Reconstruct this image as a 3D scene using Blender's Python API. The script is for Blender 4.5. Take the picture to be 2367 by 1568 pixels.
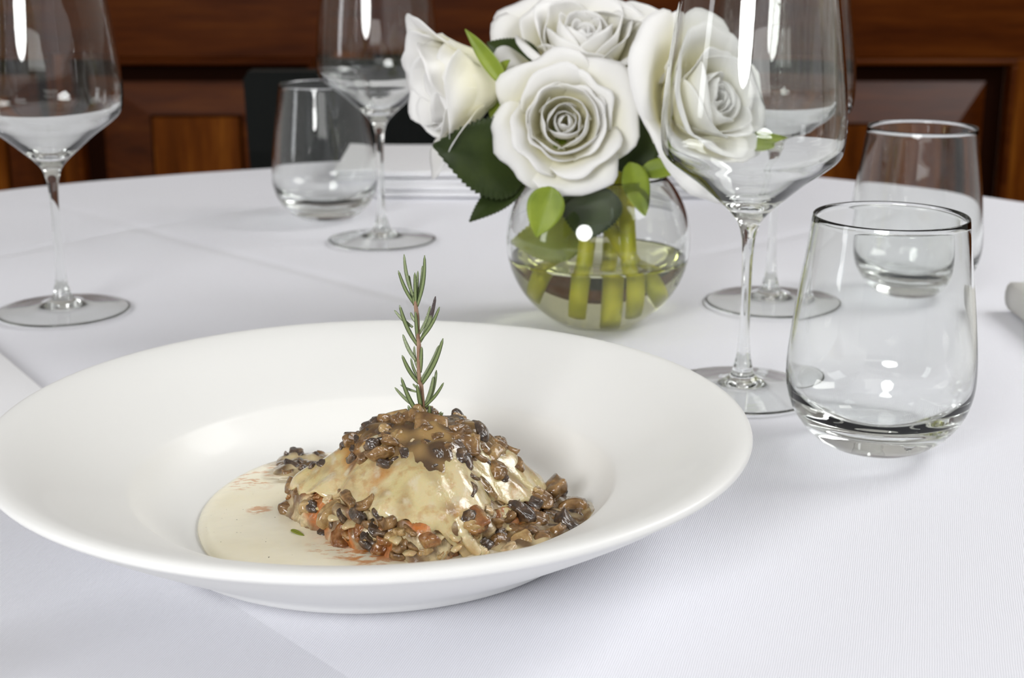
import bpy, bmesh, math, random
import numpy as np
from mathutils import Vector, Matrix, noise
random.seed(7)
for o in list(bpy.data.objects): bpy.data.objects.remove(o)
S = bpy.context.scene
COL = S.collection
PI = math.pi

# ------------------------------------------------------------------ camera
# table surface is z = 0, floor is z = -0.75
F_PX, PITCH, CAM_H = 3448.42, .276, .2435
cam = bpy.data.cameras.new('camera'); co = bpy.data.objects.new('camera', cam); COL.objects.link(co)
co.location = (0, 0, CAM_H); co.rotation_euler = (PI/2 - PITCH, 0, 0)
cam.sensor_fit = 'HORIZONTAL'; cam.sensor_width = 36; cam.lens = F_PX/2367*36
cam.clip_start = .02
cam.dof.use_dof = True; cam.dof.focus_distance = .585; cam.dof.aperture_fstop = 16
S.camera = co
# ------------------------------------------------------------------ world, lamps, exposure
w = bpy.data.worlds.new('world'); S.world = w; w.use_nodes = True
w.node_tree.nodes['Background'].inputs[0].default_value = (.93, .96, 1, 1)
w.node_tree.nodes['Background'].inputs[1].default_value = .24
def area(name, loc, target, sx, sy, power, color=(1, 1, 1)):
    l = bpy.data.lights.new(name, 'AREA'); l.shape = 'ELLIPSE' if 'umbrella' in name else 'RECTANGLE'; l.size = sx; l.size_y = sy; l.energy = power; l.color = color
    o = bpy.data.objects.new(name, l); COL.objects.link(o); o.location = loc
    o.rotation_euler = (Vector(target) - Vector(loc)).to_track_quat('-Z', 'Y').to_euler(); return o
area('key_softbox', (1.45, 1.15, 1.25), (-.02, .62, 0), 0.8, 0.8, 24, (1, .995, .985))
area('umbrella_lamp', (-.75, -1.15, .8), (.05, .85, .08), .8, .8, 39, (1, 1, 1))
area('reflection_lamp', (1.75, -.15, 1.6), (.1, 1.1, 0), .8, .8, 9, (.95, .97, 1))  # overhead lamp, no window, placed so the right panel bevel catches a highlight
area('ceiling_fill', (0, -1.2, .5), (0, -.4, 1.95), .8, .8, 5, (1, .99, .97))  # up-light added to brighten the ceiling for soft fill from above
area('reflection_lamp', (-2.3, .3, .8), (.0, 1.2, 0), .35, 1.5, 8, (.95, .97, 1))  # tall narrow light added for upright streaks in the glasses; no window there
S.view_settings.view_transform = 'Standard'; S.view_settings.look = 'None'
S.view_settings.gamma = 1; S.view_settings.use_curve_mapping = False
S.view_settings.exposure = -.36
cy = S.cycles
cy.max_bounces = 20; cy.transmission_bounces = 20; cy.glossy_bounces = 8; cy.diffuse_bounces = 6; cy.transparent_max_bounces = 16
cy.sample_clamp_indirect = 30; cy.blur_glossy = 0.0; cy.caustics_refractive = True; cy.caustics_reflective = False
cy.use_denoising = True

# ------------------------------------------------------------------ helpers
def ray(px, py):
    u = (px-1183.5)/F_PX; v = -(py-784)/F_PX; c, s = math.cos(PITCH), math.sin(PITCH)
    return Vector((u, c+v*s, -s+v*c))
def at(px, py, Y): d = ray(px, py); return Vector((0, 0, CAM_H)) + d*(Y/d.y)
def atz(px, py, z): d = ray(px, py); return Vector((0, 0, CAM_H)) + d*((z-CAM_H)/d.z)

def mesh_obj(name, verts, faces, mat, parent=None, smooth=True, loc=None, cols=None):
    me = bpy.data.meshes.new(name); me.from_pydata([tuple(v) for v in verts], [], faces)
    if smooth: me.polygons.foreach_set('use_smooth', [True]*len(me.polygons))
    if mat: me.materials.append(mat)
    if cols is not None:
        a = me.color_attributes.new('Col', 'FLOAT_COLOR', 'POINT')
        a.data.foreach_set('color', np.array([(c[0], c[1], c[2], 1) for c in cols], dtype=np.float32).ravel())
    me.update()
    o = bpy.data.objects.new(name, me); COL.objects.link(o)
    if parent: o.parent = parent
    if loc is not None: o.location = loc
    return o
def empty(name, loc=(0, 0, 0)):
    o = bpy.data.objects.new(name, None); COL.objects.link(o); o.location = loc; o.empty_display_size = .02; return o
def tag(o, label, cat, group=None):
    o['label'] = label; o['category'] = cat
    if group: o['group'] = group
    return o
def grid_faces(n, m, wrap=False):
    f = []
    for i in range(n-1):
        for j in range(m if wrap else m-1):
            a = i*m+j; b = i*m+(j+1) % m; f.append((a, b, b+m, a+m))
    return f
def smooth_profile(pts, n=6):
    out = []; P = [Vector(p) for p in pts]
    for i in range(len(P)-1):
        p0 = P[max(i-1, 0)]; p1 = P[i]; p2 = P[i+1]; p3 = P[min(i+2, len(P)-1)]
        for k in range(n):
            t = k/n
            out.append(.5*((2*p1)+(p2-p0)*t+(2*p0-5*p1+4*p2-p3)*t*t+(3*p1-p0-3*p2+p3)*t**3))
    out.append(P[-1]); return [(max(q[0], 0), q[1]) for q in out]
def lathe(name, prof, mat, parent=None, seg=96, loc=None):
    """outline listed from the axis outwards and round (counter-clockwise in r,z gives outward normals)"""
    vs, fs = [], []; rings = []
    for r, z in prof:
        if r < 1e-6: rings.append([len(vs)]); vs.append((0, 0, z))
        else:
            rings.append(list(range(len(vs), len(vs)+seg)))
            for k in range(seg): a = 2*PI*k/seg; vs.append((r*math.cos(a), r*math.sin(a), z))
    for A, B in zip(rings, rings[1:]):
        for k in range(seg):
            a, b = A[k % len(A)], A[(k+1) % len(A)]; c, d = B[(k+1) % len(B)], B[k % len(B)]
            f = []
            for q in (a, b, c, d):
                if q not in f: f.append(q)
            if len(f) > 2: fs.append(tuple(f))
    return mesh_obj(name, vs, fs, mat, parent, loc=loc)
def tube(name, pts, rad, mat, parent=None, seg=10, cap=True):
    P = [Vector(p) for p in pts]; n = len(P); vs = []
    R = rad if isinstance(rad, (list, tuple)) else [rad]*n
    up = Vector((.13, .31, .94)).normalized()
    for i in range(n):
        t = (P[min(i+1, n-1)]-P[max(i-1, 0)]).normalized()
        a = t.cross(up)
        if a.length < .05: a = t.cross(Vector((1, 0, 0)))
        a.normalize(); b = t.cross(a)
        for k in range(seg):
            q = 2*PI*k/seg; vs.append(P[i]+(a*math.cos(q)+b*math.sin(q))*R[i])
    fs = grid_faces(n, seg, True)
    if cap: fs += [tuple(range(seg))[::-1], tuple(range((n-1)*seg, n*seg))]
    return mesh_obj(name, vs, fs, mat, parent)
def bez(p0, p1, p2, p3, n=14):
    return [p0*(1-t)**3+p1*3*t*(1-t)**2+p2*3*t*t*(1-t)+p3*t**3 for t in [i/(n-1) for i in range(n)]]
def box(name, x0, x1, y0, y1, z0, z1, mat, parent=None, bev=0):
    bm = bmesh.new(); bmesh.ops.create_cube(bm, size=1)
    for v in bm.verts: v.co = ((x0+x1)/2+v.co.x*(x1-x0), (y0+y1)/2+v.co.y*(y1-y0), (z0+z1)/2+v.co.z*(z1-z0))
    if bev: bmesh.ops.bevel(bm, geom=list(bm.edges), offset=bev, segments=2, affect='EDGES', profile=.5)
    me = bpy.data.meshes.new(name); bm.to_mesh(me); bm.free(); me.materials.append(mat)
    o = bpy.data.objects.new(name, me); COL.objects.link(o)
    if parent: o.parent = parent
    return o
def structure(o): o['kind'] = 'structure'; return o

# ------------------------------------------------------------------ materials
def mat(name, color=(.8, .8, .8), rough=.5, **k):
    m = bpy.data.materials.new(name); m.use_nodes = True; b = m.node_tree.nodes['Principled BSDF']
    b.inputs['Base Color'].default_value = (*color, 1); b.inputs['Roughness'].default_value = rough
    for kk, v in k.items(): b.inputs[kk.replace('_', ' ')].default_value = v
    return m
class N:
    def __init__(s, m): s.m = m; s.t = m.node_tree; s.b = s.t.nodes.get('Principled BSDF')
    def n(s, typ, **k):
        x = s.t.nodes.new(typ)
        for a, v in k.items():
            if hasattr(x, a) and a not in ('Scale',): setattr(x, a, v)
        return x
    def l(s, a, b): s.t.links.new(a, b)
    def coord(s, kind='Object', scale=(1, 1, 1), rot=(0, 0, 0)):
        t = s.n('ShaderNodeTexCoord'); mp = s.n('ShaderNodeMapping'); s.l(t.outputs[kind], mp.inputs[0])
        mp.inputs['Scale'].default_value = scale; mp.inputs['Rotation'].default_value = rot; return mp.outputs[0]
    def noise(s, vec, scale, detail=3, rough=.5):
        x = s.n('ShaderNodeTexNoise'); x.inputs['Scale'].default_value = scale; x.inputs['Detail'].default_value = detail
        x.inputs['Roughness'].default_value = rough; s.l(vec, x.inputs['Vector']); return x.outputs['Fac']
    def ramp(s, fac, stops):
        r = s.n('ShaderNodeValToRGB'); e = r.color_ramp.elements
        while len(e) < len(stops): e.new(.5)
        for q, (p, c) in zip(e, stops): q.position = p; q.color = (*c, 1)
        s.l(fac, r.inputs[0]); return r.outputs[0]
    def math(s, op, a, b=None, c=None):
        x = s.n('ShaderNodeMath'); x.operation = op
        for i, v in enumerate((a, b, c)):
            if v is None: continue
            if isinstance(v, (int, float)): x.inputs[i].default_value = v
            else: s.l(v, x.inputs[i])
        return x.outputs[0]
    def mix(s, fac, a, b, mode='MIX'):
        x = s.n('ShaderNodeMix'); x.data_type = 'RGBA'; x.blend_type = mode
        for i, v in ((0, fac), (6, a), (7, b)):
            if isinstance(v, (int, float)): x.inputs[i].default_value = v
            elif isinstance(v, tuple): x.inputs[i].default_value = (*v, 1)
            else: s.l(v, x.inputs[i])
        return x.outputs[2]
    def bump(s, h, dist, strength=1, prev=None):
        x = s.n('ShaderNodeBump'); x.inputs['Distance'].default_value = dist; x.inputs['Strength'].default_value = strength
        s.l(h, x.inputs['Height'])
        if prev is not None: s.l(prev, x.inputs['Normal'])
        return x.outputs[0]

# clear glass
def glass(name, color=(1, 1, 1), ior=1.5):
    m = bpy.data.materials.new(name); m.use_nodes = True; t = m.node_tree; t.nodes.clear()
    g = t.nodes.new('ShaderNodeBsdfGlass'); g.inputs['Color'].default_value = (*color, 1); g.inputs['Roughness'].default_value = 0
    g.inputs['IOR'].default_value = ior; o = t.nodes.new('ShaderNodeOutputMaterial'); t.links.new(g.outputs[0], o.inputs[0]); return m
M_GLASS = glass('clear glass', (.985, .99, .985), 1.5)
M_WATER = glass('vase water', (.93, .93, .78), 1.33)

def wood(name, axis, c0, c1, c2, rough=.36, spec=.08):
    m = mat(name, rough=rough, Specular_IOR_Level=spec); n = N(m)
    sc = {'x': (.9, 9, 9), 'z': (9, 9, .9)}[axis]
    v = n.coord('Object', sc)
    a = n.noise(v, 3.2, 6, .6); b = n.noise(v, 14, 3, .5)
    f = n.math('ADD', n.math('MULTIPLY', a, .75), n.math('MULTIPLY', b, .25))
    n.l(n.ramp(f, [(.3, c0), (.5, c1), (.72, c2)]), n.b.inputs['Base Color'])
    n.l(n.bump(b, .0004, .4), n.b.inputs['Normal']); return m
M_WOODX = wood('mahogany, grain across', 'x', (.040, .007, .0005), (.088, .019, .0015), (.15, .040, .004))
M_WOODZ = wood('mahogany, grain upright', 'z', (.045, .009, .0005), (.15, .038, .003), (.30, .095, .010))
M_WOODP = wood('polished mahogany bevel', 'x', (.040, .007, .0005), (.088, .019, .0015), (.15, .040, .004), .32, .32)
M_GAP = mat('dark wood groove', (.016, .004, .001), .7, Specular_IOR_Level=.04)
M_BLACK = mat('black lacquer', (.003, .004, .0035), .5, Specular_IOR_Level=.06)
M_PORC = mat('white porcelain', (.84, .84, .82), .42, Specular_IOR_Level=.4, Coat_Weight=.09, Coat_Roughness=.03)
M_TABLE = wood('table top', 'x', (.10, .04, .015), (.2, .09, .03), (.3, .15, .06))

# tablecloth with fine rib weave and pressed creases
def cloth_mat(name, creases=(), ribs=True):
    m = mat(name, (.80, .805, .86), .75, Sheen_Weight=.15); n = N(m)
    v = n.coord('Object'); sep = n.n('ShaderNodeSeparateXYZ'); n.l(v, sep.inputs[0])
    X, Y = sep.outputs[0], sep.outputs[1]
    prev = None; col = (.81, .815, .875)
    if ribs:
        ang = math.atan2(.27, 1)
        u = n.math('ADD', n.math('MULTIPLY', X, math.cos(ang)), n.math('MULTIPLY', Y, -math.sin(ang)))
        wob = n.noise(v, 60, 2)
        u = n.math('ADD', u, n.math('MULTIPLY', wob, .0009))
        s = n.math('SINE', n.math('MULTIPLY', u, 2*PI/.00083))
        fine = n.noise(v, 2600, 1)
        h = n.math('ADD', n.math('MULTIPLY', s, .5), n.math('MULTIPLY', fine, .6))
        prev = n.bump(h, .00011, .8)
        n.l(n.mix(n.math('MULTIPLY_ADD', s, .5, .5), (.725, .73, .785), (.89, .895, .955)), n.b.inputs['Base Color'])
    big = n.noise(n.coord('Object', (1, 1, 1)), 7, 3)
    prev = n.bump(big, .0016, .5, prev)
    for (x0, y0, x1, y1, wd, hh, step) in creases:
        L = math.hypot(x1-x0, y1-y0); dx, dy = (x1-x0)/L, (y1-y0)/L
        d = n.math('ADD', n.math('MULTIPLY', n.math('SUBTRACT', X, x0), -dy), n.math('MULTIPLY', n.math('SUBTRACT', Y, y0), dx))
        g = n.math('EXPONENT', n.math('MULTIPLY', n.math('POWER', n.math('ABSOLUTE', n.math('DIVIDE', d, wd)), 2), -1))
        t = n.math('ADD', n.math('MULTIPLY', n.math('SUBTRACT', X, x0), dx), n.math('MULTIPLY', n.math('SUBTRACT', Y, y0), dy))
        ms = n.n('ShaderNodeMapRange'); ms.interpolation_type = 'SMOOTHSTEP'; n.l(t, ms.inputs[0])
        ms.inputs[1].default_value = -.03; ms.inputs[2].default_value = .02
        me_ = n.n('ShaderNodeMapRange'); me_.interpolation_type = 'SMOOTHSTEP'; n.l(t, me_.inputs[0])
        me_.inputs[1].default_value = L+.03; me_.inputs[2].default_value = L-.02
        hgt = n.math('MULTIPLY', g, hh)
        if step: hgt = n.math('MULTIPLY', n.math('TANH', n.math('DIVIDE', n.math('MAXIMUM', n.math('MULTIPLY', d, -1), 0), .10)), step)
        hgt = n.math('MULTIPLY', n.math('MULTIPLY', hgt, ms.outputs[0]), me_.outputs[0])
        prev = n.bump(hgt, 1, 1, prev)
    n.l(prev, n.b.inputs['Normal']); return m
M_CLOTH = cloth_mat('white damask cloth', [
    (-.40, 1.075, -.3, 1.195, .009, -.0016, 0), (-.3, 1.195, -.18, 1.32, .009, -.0014, 0),
    (-.30, 1.19, -.05, .942, .008, -.0018, 0), (-.42, 1.31, -.3, 1.195, .009, -.0010, 0),
    (-.113, .515, .03, .352, .0035, 0, .014), (.15, 1.10, .34, 1.27, .009, -.0016, 0)])
M_NAPKIN = mat('white napkin cotton', (.78, .78, .80), .8, Sheen_Weight=.2)
n = N(M_NAPKIN); n.l(n.bump(n.noise(n.coord('Object'), 900, 2), .0002, .5), n.b.inputs['Normal'])
M_NAPGREY = mat('ivory napkin cotton', (.60, .59, .565), .8)
M_FLOOR = mat('dark carpet', (.05, .03, .02), .9)
n = N(M_FLOOR); n.l(n.ramp(n.noise(n.coord('Object'), 60, 4), [(.3, (.03, .018, .012)), (.7, (.08, .05, .035))]), n.b.inputs['Base Color'])
M_PAINT = mat('warm white paint', (.62, .60, .56), .8)
M_CEIL = mat('white ceiling paint', (.88, .87, .85), .9)

# ------------------------------------------------------------------ room
FZ = -.75
structure(box('floor', -2.8, 2.8, -2.4, 2.7, FZ-.05, FZ, M_FLOOR))
structure(box('ceiling', -2.8, 2.8, -2.4, 2.7, 1.95, 2.0, M_CEIL))
structure(box('wall_left', -2.85, -2.8, -2.4, 2.7, FZ, 1.95, M_PAINT))
structure(box('wall_right', 2.8, 2.85, -2.4, 2.7, FZ, 1.95, M_PAINT))
WY = 2.6
wall = structure(box('wall_back', -2.8, 2.8, WY+.035, WY+.085, FZ, 1.95, M_PAINT))
def wx(px): return at(px, 300, WY).x
def wz(py): return at(1183, py, WY).z
def frustum(name, x0, x1, z0, z1, bx, bz0, bz1, yb, yf, mt, parent):
    vs = [(x0, yb, z0), (x1, yb, z0), (x1, yb, z1), (x0, yb, z1), (x0+bx, yf, z0+bz0), (x1-bx, yf, z0+bz0), (x1-bx, yf, z1-bz1), (x0+bx, yf, z1-bz1)]
    fs = [(0, 1, 5, 4), (1, 2, 6, 5), (2, 3, 7, 6), (3, 0, 4, 7)]
    o = mesh_obj(name, vs, fs, mt, parent, smooth=False)
    return o
def panel(xl, xr, zt, zb, bx, bz):
    """raised-and-fielded panel in its rebate: bevel frame, small step, flat field, thin moulding round the opening"""
    g = .031
    frustum('panel_bevel', xl+g, xr-g, zb+g, zt-g, bx, bz, bz, WY+.028, WY+.004, M_WOODP, wall)
    fx0, fx1, fz0, fz1 = xl+g+bx+.004, xr-g-bx-.004, zb+g+bz+.004, zt-g-bz-.004
    nb = max(1, round((fx1-fx0)/.11))
    for k in range(nb):
        a = fx0+(fx1-fx0)*k/nb; b = fx0+(fx1-fx0)*(k+1)/nb
        box('field_board', a, b-.0006, WY-.001, WY+.03, fz0, fz1, M_WOODZ, wall, .0008)
    box('backing', xl, xr, WY+.028, WY+.04, zb, zt, M_GAP, wall)
    m_ = .011
    for (a, b, c, d) in ((xl-m_, xr+m_, zt, zt+m_), (xl-m_, xr+m_, zb-m_, zb), (xl-m_, xl, zb, zt), (xr, xr+m_, zb, zt)):
        box('moulding', a, b, WY-.012, WY+.03, c, d, M_WOODX, wall, .004)
ZT = wz(150); ZB = -.62
P1 = (wx(190), wx(718)); P2 = (wx(1480), wx(2322))
W_ = 1.0
xs = [(-2.25, -1.62), (-1.50, -.80), (P1[0], P1[1]), (-.24, .16), (P2[0], P2[1]), (1.0, 1.6), (1.75, 2.4)]
ZU = .31
box('rail', -2.8, 2.8, WY, WY+.035, ZT+.0112, ZU-.0112, M_WOODX, wall, .002)
box('rail', -2.8, 2.8, WY, WY+.035, FZ, ZB-.0112, M_WOODX, wall, .002)
box('cap_rail', -2.8, 2.8, WY-.03, WY+.035, .30, .33, M_WOODX, wall, .006)
edges = [-2.8]+[e for a in xs for e in a]+[2.8]
for i in range(0, len(edges), 2):
    a, b = edges[i]+(.0112 if i else 0), edges[i+1]-(.0112 if i+1 < len(edges)-1 else 0)
    box('stile', a, b, WY, WY+.035, ZB-.011, ZT+.011, M_WOODZ, wall, .002)
for (a, b) in xs:
    if a == P1[0]: panel(a, b, ZT, ZB, .088, .055)
    else: panel(a, b, ZT, ZB, .05, .069)

# ------------------------------------------------------------------ chair behind the table
ch = empty('dining_chair', (-.085, 1.83, FZ)); tag(ch, 'black dining chair behind the far edge of the white table', 'chair')
def cbox(nm, x0, x1, y0, y1, z0, z1, b=.006): return box(nm, x0, x1, y0, y1, z0, z1, M_BLACK, ch, b)
cbox('seat', -.21, .21, -.18, .24, .43, .47, .012)
for sx in (-1, 1):
    for sy in (-.16, .2): cbox('leg', sx*.185-.018, sx*.185+.018, sy-.018, sy+.018, 0, .432)
vs = []
for z, hw, yy in ((.47, .195, -.19), (.60, .20, -.18), (.74, .21, -.165), (.818, .215, -.15), (.827, .21, -.148)):
    for x, dy in ((-hw, 0), (hw, 0), (hw, .035), (-hw, .035)): vs.append((x, yy+dy, z))
mesh_obj('backrest', vs, grid_faces(5, 4, True)+[(3, 2, 1, 0), (16, 17, 18, 19)], M_BLACK, ch, smooth=False)

# ------------------------------------------------------------------ table and cloth
TC = (-.0365, .8715); TR = .659
tb = empty('round_table', (TC[0], TC[1], FZ)); tag(tb, 'round dining table hidden under the white cloth', 'table')
lathe('table_top', [(0, .720), (TR-.012, .720), (TR-.008, .726), (TR-.008, .742), (TR-.012, .7455), (0, .7455)], M_TABLE, tb, 96)
lathe('pedestal', smooth_profile([(.045, .72), (.04, .5), (.05, .2), (.12, .06), (.26, .03), (.27, .0), (0, 0)], 4), M_TABLE, tb, 32)
def cloth_h(x, y):
    v = Vector((x*5, y*5, 0)); h = noise.noise(v)*.0012+noise.noise(v*2.7)*.0005
    d = min(1, max(0, (math.hypot(x-.02, y-.75)-.42)/.15))
    return -.0010 + h*(.10+.9*d)
vs = []; NS = 480
radii = [0]+[TR*(i/150)**.9 for i in range(1, 151)]
for i, r in enumerate(radii):
    for k in range(NS):
        a = 2*PI*k/NS; x, y = TC[0]+r*math.cos(a), TC[1]+r*math.sin(a); vs.append((x, y, cloth_h(x, y)))
for j, dz in enumerate((.004, .010, .03, .07, .12, .18, .24, .28)):
    for k in range(NS):
        a = 2*PI*k/NS; wv = (.5+.5*math.sin(a*14+1.3*math.sin(a*3)))*min(1, dz/.2)*.045
        r = TR+.002+[.0022, .004, .005, .005, .005, .005, .005, .005][j]+wv
        x, y = TC[0]+r*math.cos(a), TC[1]+r*math.sin(a); vs.append((x, y, cloth_h(TC[0]+TR*math.cos(a), TC[1]+TR*math.sin(a))-dz))
cl = mesh_obj('tablecloth', vs, grid_faces(len(radii)+8, NS, True), M_CLOTH)
tag(cl, 'white ribbed tablecloth with pressed creases covering the round table', 'tablecloth')

# ------------------------------------------------------------------ napkins
def napkin(label, x0, x1, y0, y1, th, layers, mt, rot=0, base=-.0004, sq=1.0):
    cx, cy_ = (x0+x1)/2, (y0+y1)/2; hx, hy = (x1-x0)/2, (y1-y0)/2
    vs, fs = [], []
    for L in range(layers):
        z0 = th*L/layers; z1 = th*(L+1)/layers-.0003; n_ = 28; r = (z1-z0)/2
        off = random.uniform(-.0015, .0015); b = len(vs); m_ = 20
        ring = []
        for j in range(8):
            q = PI*j/7-PI/2; ins = r*(1-abs(math.cos(q))**sq); zz = (z0+z1)/2+r*math.sin(q)
            ring.append((ins, zz))
        pts = []
        for k in range(n_): pts.append((-hx+2*hx*k/n_, -hy))
        for k in range(n_): pts.append((hx, -hy+2*hy*k/n_))
        for k in range(n_): pts.append((hx-2*hx*k/n_, hy))
        for k in range(n_): pts.append((-hx, hy-2*hy*k/n_))
        for ins, zz in ring:
            for (x, y) in pts:
                sx, sy = x*(1-ins/hx), y*(1-ins/hy)
                w_ = noise.noise(Vector((x*9, y*9, L*.7+cx*10)))*.0016*(.3+L/layers)
                vs.append((sx+off, sy+off, zz+max(w_, -zz*.5)))
        M_ = len(pts); 
        fs += [tuple(b+i for i in f) for f in grid_faces(8, M_, True)]
        for top, sgn in ((0, -1), (7, 1)):
            c0 = len(vs); z = ring[top][1]
            for q in (.75, .5, .25):
                for (x, y) in pts:
                    w_ = noise.noise(Vector((x*q*9, y*q*9, L*.7+cx*10)))*.0016*(.3+L/layers)
                    vs.append((x*q+off, y*q+off, z+max(w_, -z*.5)))
            prev = b+top*M_
            for q in range(3):
                cur = c0+q*M_
                for k in range(M_):
                    a, b2 = prev+k, prev+(k+1) % M_; c, d = cur+(k+1) % M_, cur+k
                    fs.append((a, b2, c, d) if sgn > 0 else (d, c, b2, a))
                prev = cur
            f = tuple(range(prev, prev+M_)); fs.append(f if sgn > 0 else f[::-1])
    o = mesh_obj('napkin', vs, fs, mt, loc=(cx, cy_, base)); o.rotation_euler.z = rot
    return tag(o, label, 'napkin')
napkin('thick folded white napkin lying behind the rose vase at the far place', -.158, .18, 1.328, 1.50, .024, 4, M_NAPKIN, sq=.35)
napkin('folded ivory napkin at the right edge, beside the tumblers', .3165, .60, .60, .930, .020, 1, M_NAPGREY, rot=.0, sq=.3)
napkin('thin flat white napkin at the left edge behind the pasta bowl', -.458, -.258, .617, .857, .006, 1, M_NAPKIN, rot=.584)

# ------------------------------------------------------------------ tumblers
def tumbler(label, x, y):
    out = smooth_profile([(0, .0008), (.014, .0006), (.019, .0012), (.0255, .0038), (.033, .0095), (.0395, .0185), (.0428, .028), (.0437, .038), (.0428, .052), (.0402, .074), (.0374, .094), (.0356, .1085), (.0351, .1112)], 5)
    rim = [(.03505, .1119), (.0347, .1123), (.0343, .1119)]
    inn = smooth_profile([(.0339, .1105), (.0360, .094), (.0388, .074), (.0413, .052), (.0420, .038), (.0405, .0285), (.035, .0205), (.026, .0165), (.012, .0150), (0, .0147)], 5)
    o = lathe('tumbler', out+rim+inn, M_GLASS, None, 128, (x, y, .0002)); return tag(o, label, 'glass', 'stemless tumblers on the table')
tumbler('empty clear stemless tumbler right of the pasta bowl, nearest to the viewer', .1731, .6706)
tumbler('clear stemless tumbler behind the nearest tumbler, before the dark panelling', .2665, .9690)
tumbler('clear stemless tumbler at the far left, in front of the black chair', -.1552, 1.2293)
# ------------------------------------------------------------------ wine glasses
def wine(label, x, y):
    root = empty('wine_glass', (x, y, 0)); tag(root, label, 'glass', 'tall wine glasses on the table')
    s = .0005
    lathe('foot', smooth_profile([(0, s+.0042), (.006, s+.0040), (.014, s+.0030), (.027, s+.0012), (.0385, s), (.0408, s), (.0414, s+.0006), (.0405, s+.0012), (.028, s+.0025), (.014, s+.0048), (.0075, s+.0080), (.0052, .0135), (.0036, .021)], 6), M_GLASS, root)
    lathe('stem', smooth_profile([(.0036, .021), (.0028, .032), (.0026, .05), (.0028, .072), (.0036, .0838)], 6), M_GLASS, root, 48)
    b = smooth_profile([(.0036, .0838), (.0058, .0915), (.0105, .0975), (.0165, .103), (.0275, .1125), (.0385, .1205), (.0445, .1265), (.0464, .134), (.0466, .146), (.0450, .165), (.0415, .191), (.0380, .215), (.0352, .238)], 6)
    i = smooth_profile([(.0344, .238), (.0372, .215), (.0407, .191), (.0442, .165), (.0457, .146), (.0454, .135), (.0434, .128), (.037, .122), (.0258, .1145), (.0150, .1065), (.0085, .1025), (.003, .1007), (0, .1005)], 6)
    lathe('bowl', b+[(.0350, .2386), (.0346, .2386)]+i, M_GLASS, root, 128)
    return root
wine('tall stemmed wine glass cut by the left edge of the picture', -.2873, .9247)
wine('tall stemmed wine glass beside the far left tumbler', -.1014, 1.1424)
wine('tall stemmed wine glass behind the nearer one on the right', .1685, .9463)
wine('tall stemmed wine glass in front of the roses, behind the bowl rim', .1225, .7575)

# ------------------------------------------------------------------ vase with water
VX, VY, VR = .0529, .898, .0564; VZ = .0525
def arc(r, a0, a1, n): return [(r*math.cos(a0+(a1-a0)*i/n), VZ+r*math.sin(a0+(a1-a0)*i/n)) for i in range(n+1)]
ab = math.asin(-(VZ-.0010)/VR); at_ = math.radians(44)
o_ = [(0, .0009), (.012, .0006)]+arc(VR, ab+.05, at_, 46)
rt, zt = o_[-1]
i_ = arc(VR-.0019, at_, math.radians(-78), 46)+[(0, VZ-VR+.0045)]
vase = lathe('glass_vase', o_+[(rt+.0004, zt+.0012), (rt-.0003, zt+.0019), (rt-.0012, zt+.001)]+i_, M_GLASS, None, 128, (VX, VY, .0003))
tag(vase, 'round clear glass bowl vase half full of water holding white roses', 'vase')
wl = .0425; aw = math.asin((wl-VZ)/(VR-.0016)); ri = VR-.0016
lathe('water', [(0, VZ-ri+.002)]+arc(ri, math.radians(-80), aw-.03, 36)+[(ri*math.cos(aw)+.0002, wl+.0005), (ri*math.cos(aw)-.0012, wl-.0002), (ri*math.cos(aw)-.004, wl-.0006), (0, wl-.0007)], M_WATER, vase, 96)

# ------------------------------------------------------------------ roses
M_PETAL = mat('white petal', (.9, .9, .86), .55, Specular_IOR_Level=.25)
n = N(M_PETAL); a = n.n('ShaderNodeVertexColor'); a.layer_name = 'Col'; n.l(a.outputs[0], n.b.inputs['Base Color'])
tr = n.n('ShaderNodeBsdfTranslucent'); n.l(a.outputs[0], tr.inputs[0]); mx = n.n('ShaderNodeMixShader'); mx.inputs[0].default_value = .26
n.l(n.b.outputs[0], mx.inputs[1]); n.l(tr.outputs[0], mx.inputs[2]); n.l(mx.outputs[0], n.t.nodes['Material Output'].inputs[0])
v = n.coord('Object'); n.l(n.bump(n.noise(v, 260, 3), .0004, .35), n.b.inputs['Normal'])
def leafmat(name, c0, c1, rough=.45):
    m = mat(name, rough=rough, Specular_IOR_Level=.35); n = N(m)
    n.l(n.ramp(n.noise(n.coord('Object'), 55, 3), [(.3, c0), (.7, c1)]), n.b.inputs['Base Color'])
    n.l(n.bump(n.noise(n.coord('Object'), 700, 2), .0003, .4), n.b.inputs['Normal'])
    tr = n.n('ShaderNodeBsdfTranslucent'); tr.inputs[0].default_value = (*c1, 1); mx = n.n('ShaderNodeMixShader'); mx.inputs[0].default_value = .2
    n.l(n.b.outputs[0], mx.inputs[1]); n.l(tr.outputs[0], mx.inputs[2]); n.l(mx.outputs[0], n.t.nodes['Material Output'].inputs[0]); return m
M_LEAFD = leafmat('dark rose leaf', (.028, .045, .012), (.060, .088, .020))
M_LEAFG = leafmat('bright rose leaf', (.20, .28, .03), (.36, .45, .05))
M_LEAFO = leafmat('olive rose leaf', (.20, .24, .03), (.34, .36, .05))
M_STEM = leafmat('rose stem', (.40, .42, .02), (.60, .56, .04), .4)
rng = random.Random(3)
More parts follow.
